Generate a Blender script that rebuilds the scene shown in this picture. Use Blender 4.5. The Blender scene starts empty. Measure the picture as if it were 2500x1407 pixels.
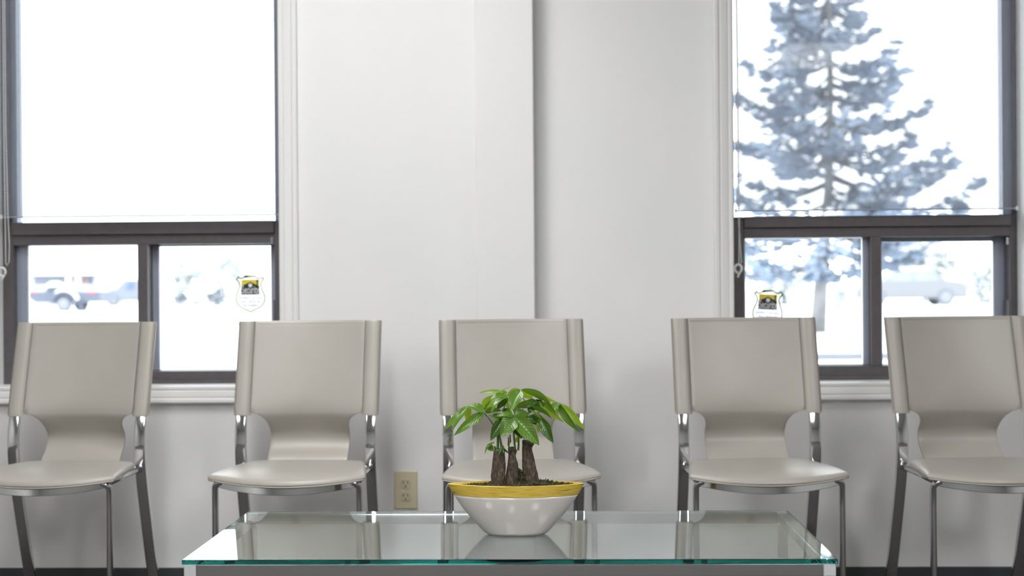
import bpy, bmesh, math, random
from mathutils import Vector, Matrix, Euler

# ------------------------------------------------------------------ camera, world, exposure
scene = bpy.context.scene
COL = scene.collection
rad = math.radians
CAM = Vector((0.0, -4.28, 0.95))
YAW, PITCH, ROLL = rad(1.815), rad(-0.058), rad(-0.43)
CM = Matrix.Rotation(YAW, 3, 'Z') @ Matrix.Rotation(math.pi / 2 + PITCH, 3, 'X') @ Matrix.Rotation(ROLL, 3, 'Z')
cd = bpy.data.cameras.new('camera')
cam = bpy.data.objects.new('camera', cd)
COL.objects.link(cam)
cam.matrix_world = Matrix.Translation(CAM) @ CM.to_4x4()
cd.lens = 50.0
cd.sensor_width = 36.0
cd.clip_end = 500
cd.dof.use_dof = True
cd.dof.focus_distance = 2.95
cd.dof.aperture_fstop = 4.0
scene.camera = cam

SKY = 5.0
world = bpy.data.worlds.new('overcast_sky')
scene.world = world
world.use_nodes = True
wn = world.node_tree.nodes
bg = wn['Background']
bg.inputs['Color'].default_value = (0.93, 0.965, 1.0, 1)      # even overcast winter sky
bg.inputs['Strength'].default_value = SKY

vs = scene.view_settings
vs.view_transform = 'Standard'
vs.look = 'None'
vs.exposure = 0.0
vs.gamma = 1.0
vs.use_curve_mapping = False
scene.cycles.max_bounces = 24
scene.cycles.transmission_bounces = 24
scene.cycles.glossy_bounces = 24
scene.cycles.transparent_max_bounces = 16

LAMP = 20.0          # radiance of the ceiling troffer diffusers
FPX = 3472.2


def ray(px, py):
    return CM @ Vector(((px - 1250) / FPX, -(py - 703.5) / FPX, -1))


def P(px, py, Y):
    """world point on the vertical plane y = Y seen at a photo pixel"""
    d = ray(px, py)
    return CAM + d * ((Y - CAM.y) / d.y)


# ------------------------------------------------------------------ materials
def new_mat(name):
    m = bpy.data.materials.new(name)
    m.use_nodes = True
    nt = m.node_tree
    return m, nt, nt.nodes, nt.links, nt.nodes['Principled BSDF']


def setp(b, **kw):
    for k, v in kw.items():
        k = k.replace('_', ' ')
        b.inputs[k].default_value = v


def c4(c):
    return (c[0], c[1], c[2], 1.0)


def plain(name, col, rough=0.5, metal=0.0, bump=0.0, bscale=200.0, var=0.0, vscale=6.0, spec=0.5, coat=0.0):
    m, nt, n, l, b = new_mat(name)
    setp(b, Base_Color=c4(col), Roughness=rough, Metallic=metal)
    b.inputs['Specular IOR Level'].default_value = spec
    if coat:
        b.inputs['Coat Weight'].default_value = coat
        b.inputs['Coat Roughness'].default_value = 0.08
    tc = n.new('ShaderNodeTexCoord')
    if var:
        no = n.new('ShaderNodeTexNoise')
        no.inputs['Scale'].default_value = vscale
        no.inputs['Detail'].default_value = 4
        l.new(tc.outputs['Object'], no.inputs['Vector'])
        cr = n.new('ShaderNodeValToRGB')
        cr.color_ramp.elements[0].position = 0.3
        cr.color_ramp.elements[1].position = 0.7
        cr.color_ramp.elements[0].color = c4([max(0, x * (1 - var)) for x in col])
        cr.color_ramp.elements[1].color = c4([min(1, x * (1 + var)) for x in col])
        l.new(no.outputs['Fac'], cr.inputs['Fac'])
        l.new(cr.outputs['Color'], b.inputs['Base Color'])
    if bump:
        nb = n.new('ShaderNodeTexNoise')
        nb.inputs['Scale'].default_value = bscale
        nb.inputs['Detail'].default_value = 3
        l.new(tc.outputs['Object'], nb.inputs['Vector'])
        bp = n.new('ShaderNodeBump')
        bp.inputs['Strength'].default_value = bump
        bp.inputs['Distance'].default_value = 0.002
        l.new(nb.outputs['Fac'], bp.inputs['Height'])
        l.new(bp.outputs['Normal'], b.inputs['Normal'])
    return m


M = {}
M['wall'] = plain('wall_paint', (0.85, 0.85, 0.85), 0.42, bump=0.15, bscale=260, var=0.012, vscale=3)
M['wall_other'] = plain('side_wall_paint', (0.66, 0.655, 0.64), 0.6, var=0.02, vscale=2)
M['ceiling'] = plain('ceiling_tile', (0.82, 0.82, 0.81), 0.9, bump=0.3, bscale=120)
M['floor'] = plain('carpet', (0.088, 0.081, 0.078), 0.95, bump=0.6, bscale=400, var=0.2, vscale=60)
M['baseboard'] = plain('vinyl_baseboard', (0.050, 0.054, 0.058), 0.45)
M['trim'] = plain('white_trim_paint', (0.84, 0.84, 0.83), 0.35)
M['frame'] = plain('bronze_window_frame', (0.115, 0.104, 0.112), 0.45, metal=0.2, var=0.08, vscale=40)
M['sash'] = plain('flare_toned_sash', (0.34, 0.37, 0.46), 0.3, metal=0.2)  # window flare over the sashes put into this lavender-grey colour
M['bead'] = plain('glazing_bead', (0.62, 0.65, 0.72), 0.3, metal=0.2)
M['chrome'] = plain('chrome', (0.72, 0.73, 0.75), 0.07, metal=1.0)
M['brushed'] = plain('satin_chrome', (0.70, 0.71, 0.73), 0.16, metal=1.0)
M['nickel_cap'] = plain('satin_corner_cap', (0.72, 0.75, 0.76), 0.35, metal=0.15)
M['leather'] = plain('greige_leather', (0.425, 0.400, 0.358), 0.31, bump=0.12, bscale=900, var=0.03, vscale=9)
M['stitch'] = plain('stitch_thread', (0.23, 0.215, 0.19), 0.8)
M['black'] = plain('black_plastic', (0.02, 0.02, 0.022), 0.5)
M['almond'] = plain('almond_plastic', (0.66, 0.59, 0.41), 0.35)
M['almond2'] = plain('almond_socket', (0.58, 0.52, 0.36), 0.35)
M['slot'] = plain('socket_slot', (0.10, 0.095, 0.06), 0.7)
M['white_plastic'] = plain('white_plastic', (0.82, 0.82, 0.80), 0.35)
M['bowl'] = plain('cream_glaze', (0.70, 0.66, 0.625), 0.13, var=0.035, vscale=18, coat=0.5)
M['soil'] = plain('soil', (0.045, 0.034, 0.022), 0.95, bump=1.0, bscale=300, var=0.5, vscale=80)
M['moss'] = plain('moss', (0.105, 0.105, 0.048), 0.9, var=0.55, vscale=110)
M['stem'] = plain('green_stem', (0.085, 0.16, 0.03), 0.45, var=0.3, vscale=60)
M['snow'] = plain('snow', (0.86, 0.88, 0.91), 0.8, bump=0.5, bscale=1.5)
M['tbark'] = plain('snowy_bark', (0.21, 0.21, 0.21), 0.9, var=0.3, vscale=3)
M['needle'] = plain('blue_spruce_needles', (0.29, 0.35, 0.44), 0.8, var=0.35, vscale=1.2)
M['branch'] = plain('spruce_branch', (0.13, 0.13, 0.14), 0.9)
M['car'] = plain('silver_car_paint', (0.175, 0.18, 0.195), 0.35)
M['car_glass'] = plain('car_glass', (0.22, 0.25, 0.30), 0.2)
M['tyre'] = plain('tyre_rubber', (0.13, 0.145, 0.18), 0.8)
M['hub'] = plain('snowy_wheel_hub', (0.20, 0.21, 0.225), 0.5)
M['trailer'] = plain('trailer_steel', (0.10, 0.115, 0.155), 0.6)
M['red'] = plain('red_reflector', (0.36, 0.07, 0.10), 0.4)
M['brick'] = plain('red_brick', (0.27, 0.175, 0.175), 0.85)
M['bgrey'] = plain('grey_panel', (0.175, 0.19, 0.23), 0.8)
M['bwhite'] = plain('white_column', (0.5, 0.5, 0.5), 0.8)
M['bdark'] = plain('dark_doorway', (0.10, 0.14, 0.21), 0.8)
M['van'] = plain('grey_van_paint', (0.165, 0.185, 0.225), 0.5)
M['shrub'] = plain('frosted_shrub', (0.21, 0.23, 0.26), 0.9, var=0.25, vscale=2)
M['hazy_frost'] = plain('hazy_frosted_tree', (0.42, 0.44, 0.45), 0.9, var=0.2, vscale=1)  # distance haze put into the pale colour, along with snow cover


def thin_glass(name, tint, fac):
    m, nt, n, l, b = new_mat(name)
    n.remove(b)
    tr = n.new('ShaderNodeBsdfTransparent')
    tr.inputs['Color'].default_value = c4(tint)
    gl = n.new('ShaderNodeBsdfGlossy')
    gl.inputs['Roughness'].default_value = 0.0
    fr = n.new('ShaderNodeFresnel')
    fr.inputs['IOR'].default_value = fac
    mx = n.new('ShaderNodeMixShader')
    l.new(fr.outputs['Fac'], mx.inputs['Fac'])
    l.new(tr.outputs['BSDF'], mx.inputs[1])
    l.new(gl.outputs['BSDF'], mx.inputs[2])
    l.new(mx.outputs['Shader'], n['Material Output'].inputs['Surface'])
    return m


M['pane'] = thin_glass('window_glass', (0.97, 0.985, 0.98), 1.45)


def shade_mat():
    """open weave screen fabric: part clear openings, part light-diffusing yarn"""
    m, nt, n, l, b = new_mat('screen_fabric')
    n.remove(b)
    tr = n.new('ShaderNodeBsdfTransparent')
    tl = n.new('ShaderNodeBsdfTranslucent')
    tl.inputs['Color'].default_value = (0.16, 0.17, 0.20, 1)
    df = n.new('ShaderNodeBsdfDiffuse')
    df.inputs['Color'].default_value = (0.30, 0.31, 0.34, 1)
    yarn = n.new('ShaderNodeMixShader')
    yarn.inputs['Fac'].default_value = 0.5
    l.new(tl.outputs['BSDF'], yarn.inputs[1])
    l.new(df.outputs['BSDF'], yarn.inputs[2])
    tc = n.new('ShaderNodeTexCoord')
    vo = n.new('ShaderNodeTexVoronoi')
    vo.inputs['Scale'].default_value = 260
    vo.inputs['Randomness'].default_value = 0.12
    l.new(tc.outputs['Object'], vo.inputs['Vector'])
    mr = n.new('ShaderNodeMapRange')
    mr.inputs['From Min'].default_value = 0.15
    mr.inputs['From Max'].default_value = 0.6
    mr.inputs['To Min'].default_value = 0.26
    mr.inputs['To Max'].default_value = 0.44
    l.new(vo.outputs['Distance'], mr.inputs['Value'])
    mx = n.new('ShaderNodeMixShader')
    l.new(mr.outputs['Result'], mx.inputs['Fac'])
    l.new(tr.outputs['BSDF'], mx.inputs[1])
    l.new(yarn.outputs['Shader'], mx.inputs[2])
    l.new(mx.outputs['Shader'], n['Material Output'].inputs['Surface'])
    return m


M['shade'] = shade_mat()


def glass_solid():
    m, nt, n, l, b = new_mat('table_glass')
    setp(b, Base_Color=(0.95, 0.985, 0.975, 1), Roughness=0.0, IOR=1.5)
    b.inputs['Transmission Weight'].default_value = 1.0
    va = n.new('ShaderNodeVolumeAbsorption')
    va.inputs['Color'].default_value = (0.16, 0.80, 0.77, 1)
    va.inputs['Density'].default_value = 7.0
    l.new(va.outputs['Volume'], n['Material Output'].inputs['Volume'])
    return m


M['glass'] = glass_solid()


def decal(name, col, translucent=0.5):
    m, nt, n, l, b = new_mat(name)
    setp(b, Base_Color=c4(col), Roughness=0.5)
    tl = n.new('ShaderNodeBsdfTranslucent')
    tl.inputs['Color'].default_value = c4(col)
    mx = n.new('ShaderNodeMixShader')
    mx.inputs['Fac'].default_value = translucent
    l.new(b.outputs['BSDF'], mx.inputs[1])
    l.new(tl.outputs['BSDF'], mx.inputs[2])
    l.new(mx.outputs['Shader'], n['Material Output'].inputs['Surface'])
    return m


M['st_white'] = decal('sticker_white', (0.92, 0.92, 0.94), 0.8)
M['st_green'] = decal('sticker_green', (0.03, 0.11, 0.05), 0.12)
M['st_lime'] = decal('sticker_yellow_line', (0.62, 0.58, 0.10), 0.2)
M['st_yellow'] = decal('sticker_yellow', (0.95, 0.80, 0.08), 0.15)
M['st_black'] = decal('sticker_black', (0.025, 0.035, 0.05), 0.1)
M['st_letter'] = decal('sticker_letter_white', (0.95, 0.95, 0.95), 0.0)
M['st_grey'] = decal('sticker_print', (0.30, 0.33, 0.36), 0.3)


def band_mat():
    m, nt, n, l, b = new_mat('yellow_scratched_band')
    setp(b, Roughness=0.35)
    tc = n.new('ShaderNodeTexCoord')
    mp = n.new('ShaderNodeMapping')
    mp.inputs['Scale'].default_value = (9, 9, 330)
    l.new(tc.outputs['Object'], mp.inputs['Vector'])
    no = n.new('ShaderNodeTexNoise')
    no.inputs['Scale'].default_value = 3.0
    no.inputs['Detail'].default_value = 5
    l.new(mp.outputs['Vector'], no.inputs['Vector'])
    cr = n.new('ShaderNodeValToRGB')
    e = cr.color_ramp.elements
    e[0].position = 0.30
    e[0].color = (0.20, 0.12, 0.02, 1)
    e[1].position = 0.44
    e[1].color = (0.70, 0.48, 0.06, 1)
    x = e.new(0.7)
    x.color = (0.80, 0.60, 0.13, 1)
    l.new(no.outputs['Fac'], cr.inputs['Fac'])
    l.new(cr.outputs['Color'], b.inputs['Base Color'])
    return m


M['band'] = band_mat()


def bark_mat():
    m, nt, n, l, b = new_mat('money_tree_bark')
    setp(b, Roughness=0.7)
    tc = n.new('ShaderNodeTexCoord')
    mp = n.new('ShaderNodeMapping')
    mp.inputs['Scale'].default_value = (160, 160, 60)
    l.new(tc.outputs['Object'], mp.inputs['Vector'])
    no = n.new('ShaderNodeTexNoise')
    no.inputs['Scale'].default_value = 1.6
    no.inputs['Detail'].default_value = 6
    l.new(mp.outputs['Vector'], no.inputs['Vector'])
    cr = n.new('ShaderNodeValToRGB')
    e = cr.color_ramp.elements
    e[0].position = 0.3
    e[0].color = (0.030, 0.022, 0.016, 1)
    e[1].position = 0.78
    e[1].color = (0.26, 0.20, 0.13, 1)
    x = e.new(0.55)
    x.color = (0.095, 0.072, 0.05, 1)
    l.new(no.outputs['Fac'], cr.inputs['Fac'])
    l.new(cr.outputs['Color'], b.inputs['Base Color'])
    bp = n.new('ShaderNodeBump')
    bp.inputs['Strength'].default_value = 0.8
    bp.inputs['Distance'].default_value = 0.002
    l.new(no.outputs['Fac'], bp.inputs['Height'])
    l.new(bp.outputs['Normal'], b.inputs['Normal'])
    return m


M['bark'] = bark_mat()


def leaf_mat(name, col, vein, trans, gloss):
    """UV: u across (0..1, midrib at .5), v along"""
    m, nt, n, l, b = new_mat(name)
    setp(b, Roughness=gloss)
    uv = n.new('ShaderNodeUVMap')
    uv.uv_map = 'UVMap'
    sx = n.new('ShaderNodeSeparateXYZ')
    l.new(uv.outputs['UV'], sx.inputs['Vector'])

    def math_(op, a, bb=None):
        k = n.new('ShaderNodeMath')
        k.operation = op
        for i, s in enumerate((a, bb)):
            if s is None:
                continue
            if isinstance(s, (int, float)):
                k.inputs[i].default_value = s
            else:
                l.new(s, k.inputs[i])
        return k.outputs['Value']
    du = math_('ABSOLUTE', math_('SUBTRACT', sx.outputs['X'], 0.5))
    # side veins run outwards and forwards from the midrib
    ph = math_('MULTIPLY', math_('SUBTRACT', sx.outputs['Y'], math_('MULTIPLY', du, 0.45)), 62.0)
    wav = math_('SINE', ph)
    side = math_('MULTIPLY', math_('GREATER_THAN', wav, 0.93), 0.4)
    mid = math_('LESS_THAN', du, 0.022)
    fac = math_('MAXIMUM', side, mid)
    no = n.new('ShaderNodeTexNoise')
    no.inputs['Scale'].default_value = 45
    tc = n.new('ShaderNodeTexCoord')
    l.new(tc.outputs['Object'], no.inputs['Vector'])
    c1 = n.new('ShaderNodeMixRGB')
    c1.inputs['Color1'].default_value = c4([x * 0.72 for x in col])
    c1.inputs['Color2'].default_value = c4([x * 1.28 for x in col])
    l.new(no.outputs['Fac'], c1.inputs['Fac'])
    c2 = n.new('ShaderNodeMixRGB')
    l.new(fac, c2.inputs['Fac'])
    l.new(c1.outputs['Color'], c2.inputs['Color1'])
    c2.inputs['Color2'].default_value = c4(vein)
    l.new(c2.outputs['Color'], b.inputs['Base Color'])
    bp = n.new('ShaderNodeBump')
    bp.inputs['Strength'].default_value = 0.07
    bp.inputs['Distance'].default_value = 0.0012
    l.new(math_('MULTIPLY', wav, -1.0), bp.inputs['Height'])
    l.new(bp.outputs['Normal'], b.inputs['Normal'])
    tl = n.new('ShaderNodeBsdfTranslucent')
    tl.inputs['Color'].default_value = c4([min(1, col[0] * 2.6), min(1, col[1] * 2.1), col[2] * 0.8])
    mx = n.new('ShaderNodeMixShader')
    mx.inputs['Fac'].default_value = trans
    l.new(b.outputs['BSDF'], mx.inputs[1])
    l.new(tl.outputs['BSDF'], mx.inputs[2])
    l.new(mx.outputs['Shader'], n['Material Output'].inputs['Surface'])
    return m


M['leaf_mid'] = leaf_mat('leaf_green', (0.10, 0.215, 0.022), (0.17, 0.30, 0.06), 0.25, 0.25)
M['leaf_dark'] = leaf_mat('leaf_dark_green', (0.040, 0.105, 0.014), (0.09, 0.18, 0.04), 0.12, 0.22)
M['leaf_lime'] = leaf_mat('leaf_backlit_green', (0.20, 0.37, 0.035), (0.30, 0.45, 0.08), 0.40, 0.35)  # glow of backlit leaves put into a lighter green


def emit_mat(name, col, s):
    m, nt, n, l, b = new_mat(name)
    n.remove(b)
    e = n.new('ShaderNodeEmission')
    e.inputs['Color'].default_value = c4(col)
    e.inputs['Strength'].default_value = s
    l.new(e.outputs['Emission'], n['Material Output'].inputs['Surface'])
    return m


M['diffuser'] = emit_mat('lamp_diffuser', (1.0, 0.995, 0.985), LAMP)


# ------------------------------------------------------------------ mesh helpers
class MB:
    def __init__(self):
        self.v, self.f, self.uv = [], [], None

    def add(self, vs_, fs):
        o = len(self.v)
        self.v += [tuple(p) for p in vs_]
        self.f += [tuple(i + o for i in q) for q in fs]
        return self

    def box(self, a, b):
        x0, y0, z0 = [min(i, j) for i, j in zip(a, b)]
        x1, y1, z1 = [max(i, j) for i, j in zip(a, b)]
        return self.add([(x0, y0, z0), (x1, y0, z0), (x1, y1, z0), (x0, y1, z0), (x0, y0, z1), (x1, y0, z1), (x1, y1, z1), (x0, y1, z1)],
                        [(0, 3, 2, 1), (4, 5, 6, 7), (0, 1, 5, 4), (1, 2, 6, 5), (2, 3, 7, 6), (3, 0, 4, 7)])

    def rings(self, rings, closed=True, cap=True):
        n = len(rings[0])
        vs_ = [p for r in rings for p in r]
        fs = []
        m = n if closed else n - 1
        for i in range(len(rings) - 1):
            for j in range(m):
                k = (j + 1) % n
                fs.append((i * n + j, i * n + k, (i + 1) * n + k, (i + 1) * n + j))
        if cap and closed:
            fs.append(tuple(range(n - 1, -1, -1)))
            fs.append(tuple(range((len(rings) - 1) * n, len(rings) * n)))
        return self.add(vs_, fs)

    def tube(self, pts, r, n=8, cap=True):
        pts = [Vector(p) for p in pts]
        rs = r if isinstance(r, (list, tuple)) else [r] * len(pts)
        rg = []
        ref = None
        for i, p in enumerate(pts):
            t = (pts[min(i + 1, len(pts) - 1)] - pts[max(i - 1, 0)]).normalized()
            if ref is None:
                ref = Vector((1, 0, 0)) if abs(t.x) < 0.8 else Vector((0, 1, 0))
            a = (ref - t * ref.dot(t)).normalized()
            ref = a
            b = t.cross(a)
            rg.append([p + (a * math.cos(k * 2 * math.pi / n) + b * math.sin(k * 2 * math.pi / n)) * rs[i] for k in range(n)])
        return self.rings(rg, True, cap)

    def sphere(self, c, r, nu=8, nv=5):
        c = Vector(c)
        rg = []
        for i in range(1, nv):
            th = math.pi * i / nv
            rg.append([c + Vector((math.sin(th) * math.cos(2 * math.pi * k / nu), math.sin(th) * math.sin(2 * math.pi * k / nu), math.cos(th))) * r for k in range(nu)])
        return self.rings(rg, True, True)

    def mesh(self, name, mat, smooth=False):
        me = bpy.data.meshes.new(name)
        me.from_pydata(self.v, [], self.f)
        bm = bmesh.new()
        bm.from_mesh(me)
        bmesh.ops.recalc_face_normals(bm, faces=bm.faces)
        bm.to_mesh(me)
        bm.free()
        me.materials.append(M[mat] if isinstance(mat, str) else mat)
        if smooth:
            me.polygons.foreach_set('use_smooth', [True] * len(me.polygons))
        return me


def link(name, me, parent=None, loc=None):
    o = bpy.data.objects.new(name, me)
    COL.objects.link(o)
    if parent is not None:
        o.parent = parent
    if loc is not None:
        o.location = loc
    return o


def obj(name, mb, mat, parent=None, smooth=False, bevel=0.0, seg=2, auto=None):
    o = link(name, mb.mesh(name, mat, smooth), parent)
    if bevel:
        b = o.modifiers.new('bevel', 'BEVEL')
        b.width = bevel
        b.segments = seg
        b.limit_method = 'ANGLE'
    if auto:
        o.data.polygons.foreach_set('use_smooth', [True] * len(o.data.polygons))
        o.data.set_sharp_from_angle(angle=rad(auto))
    return o


def boxobj(name, a, b, mat, parent=None, bevel=0.0):
    return obj(name, MB().box(a, b), mat, parent, bevel=bevel)


def empty(name, loc=(0, 0, 0), rz=0.0):
    o = bpy.data.objects.new(name, None)
    COL.objects.link(o)
    o.location = loc
    o.rotation_euler = (0, 0, rz)
    return o


def tag(o, label=None, cat=None, group=None, kind=None):
    if label:
        o['label'] = label
    if cat:
        o['category'] = cat
    if group:
        o['group'] = group
    if kind:
        o['kind'] = kind
    return o


def interp(tab, x):
    if x <= tab[0][0]:
        return tab[0][1]
    for (a, va), (b, vb) in zip(tab, tab[1:]):
        if x <= b:
            return va + (vb - va) * (x - a) / (b - a)
    return tab[-1][1]


def smooth_interp(tab, x):
    """Catmull-Rom through (x, y) pairs"""
    xs = [t[0] for t in tab]
    if x <= xs[0]:
        return tab[0][1]
    if x >= xs[-1]:
        return tab[-1][1]
    i = max(k for k in range(len(xs) - 1) if xs[k] <= x)

    def slope(k):
        a, b = max(k - 1, 0), min(k + 1, len(tab) - 1)
        return (tab[b][1] - tab[a][1]) / (tab[b][0] - tab[a][0])
    h = xs[i + 1] - xs[i]
    t = (x - xs[i]) / h
    return ((2 * t ** 3 - 3 * t ** 2 + 1) * tab[i][1] + (t ** 3 - 2 * t ** 2 + t) * h * slope(i)
            + (-2 * t ** 3 + 3 * t ** 2) * tab[i + 1][1] + (t ** 3 - t ** 2) * h * slope(i + 1))


# ------------------------------------------------------------------ room shell
XL, XR, YB, ZC = -4.2, 4.2, -9.0, 2.62
HOLES = [(-1.738, -0.838, 0.655, 2.25), (0.529, 1.412, 0.655, 2.25)]
WT = 0.26


def window_wall():
    xs = sorted({XL, XR, *[h[0] for h in HOLES], *[h[1] for h in HOLES]})
    zs = [0.0, 0.655, 2.25, ZC]
    mb = MB()

    def hole(i, j):
        if not (0 <= i < len(xs) - 1 and 0 <= j < len(zs) - 1):
            return False
        cx, cz = (xs[i] + xs[i + 1]) / 2, (zs[j] + zs[j + 1]) / 2
        return any(h[0] < cx < h[1] and h[2] < cz < h[3] for h in HOLES)
    for i in range(len(xs) - 1):
        for j in range(len(zs) - 1):
            x0, x1, z0, z1 = xs[i], xs[i + 1], zs[j], zs[j + 1]
            if hole(i, j):
                for q in ([(x0, 0, z0), (x0, WT, z0), (x0, WT, z1), (x0, 0, z1)], [(x1, 0, z0), (x1, 0, z1), (x1, WT, z1), (x1, WT, z0)],
                          [(x0, 0, z0), (x1, 0, z0), (x1, WT, z0), (x0, WT, z0)], [(x0, 0, z1), (x0, WT, z1), (x1, WT, z1), (x1, 0, z1)]):
                    mb.add(q, [(0, 1, 2, 3)])
            else:
                mb.add([(x0, 0, z0), (x1, 0, z0), (x1, 0, z1), (x0, 0, z1)], [(0, 1, 2, 3)])
                mb.add([(x0, WT, z0), (x0, WT, z1), (x1, WT, z1), (x1, WT, z0)], [(0, 1, 2, 3)])
    me = bpy.data.meshes.new('wall_window')
    me.from_pydata(mb.v, [], mb.f)
    bm = bmesh.new()
    bm.from_mesh(me)
    bmesh.ops.remove_doubles(bm, verts=bm.verts, dist=1e-5)
    bm.to_mesh(me)
    bm.free()
    me.materials.append(M['wall'])
    return tag(link('wall_front', me), 'white painted wall with two tall windows behind the chairs', kind='structure')


window_wall()
tag(boxobj('floor', (XL, YB, -0.1), (XR, 0.0, 0.0), 'floor'), 'dark carpeted floor', kind='structure')
tag(boxobj('ceiling', (XL, YB, ZC), (XR, 0.0, ZC + 0.1), 'ceiling'), 'white ceiling', kind='structure')
tag(boxobj('wall_left', (XL - 0.1, YB, 0), (XL, 0, ZC), 'wall_other'), 'pale side wall', kind='structure')
tag(boxobj('wall_right', (XR, YB, 0), (XR + 0.1, 0, ZC), 'wall_other'), 'pale side wall', kind='structure')
tag(boxobj('wall_back', (XL, YB - 0.1, 0), (XR, YB, ZC), 'wall_other'), 'pale wall behind the camera', kind='structure')

# boxed-in pilaster between the windows
pc0, pc1 = P(1163, 700, -0.085).x, P(1305.5, 700, -0.085).x
tag(obj('wall_pilaster', MB().box((pc0, -0.085, 0), (pc1, 0.0, ZC)), 'wall', bevel=0.004, seg=3), 'shallow white boxed-in pilaster between the windows', kind='structure')

# baseboards
for nm, x0, x1 in (('baseboard_left', XL, pc0), ('baseboard_right', pc1, XR)):
    tag(boxobj(nm, (x0, -0.006, 0.0), (x1, 0.0, 0.105), 'baseboard', bevel=0.002), 'dark vinyl baseboard along the window wall', kind='structure')
tag(boxobj('baseboard_middle', (pc0 - 0.006, -0.091, 0.0), (pc1 + 0.006, -0.085, 0.105), 'baseboard', bevel=0.002), 'dark vinyl baseboard on the pilaster', kind='structure')

# window casings: moulded profile swept round the opening with mitred corners
PROF = [(0.0, 0.0), (0.0, 0.010), (0.003, 0.0125), (0.010, 0.0125), (0.013, 0.0105), (0.016, 0.0125), (0.019, 0.014), (0.032, 0.017), (0.036, 0.0175),
        (0.0385, 0.0155), (0.041, 0.0175), (0.045, 0.0205), (0.053, 0.0215), (0.057, 0.020), (0.058, 0.016), (0.058, 0.0)]
for k, (x0, x1, z0, z1) in enumerate(HOLES):
    rg = []
    for (sx, sz, cx, cz) in ((-1, -1, x0, z0), (1, -1, x1, z0), (1, 1, x1, z1), (-1, 1, x0, z1), (-1, -1, x0, z0)):
        rg.append([(cx + sx * d, -h, cz + sz * d * (0.88 if sz < 0 else 1)) for d, h in PROF])
    mb = MB().rings(rg, closed=False, cap=False)
    tag(obj('trim_%d' % (k + 1), mb, 'trim', auto=25), 'white moulded casing round the %s window' % ('left' if k == 0 else 'right'), kind='structure')

# ------------------------------------------------------------------ windows
FY = 0.13       # front plane of the window frame


def pxbox(name, px0, py0, px1, py1, y0, y1, mat, parent, bevel=0.0015, xo=None):
    a, b = P(px0, py0, y0), P(px1, py1, y0)
    return boxobj(name, (a.x, y0, a.z), (b.x, y1, b.z), mat, parent, bevel)


def xat(px, Y=FY):
    return P(px, 700, Y).x


def zat(px, py, Y=FY):
    return P(px, py, Y).z


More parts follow.
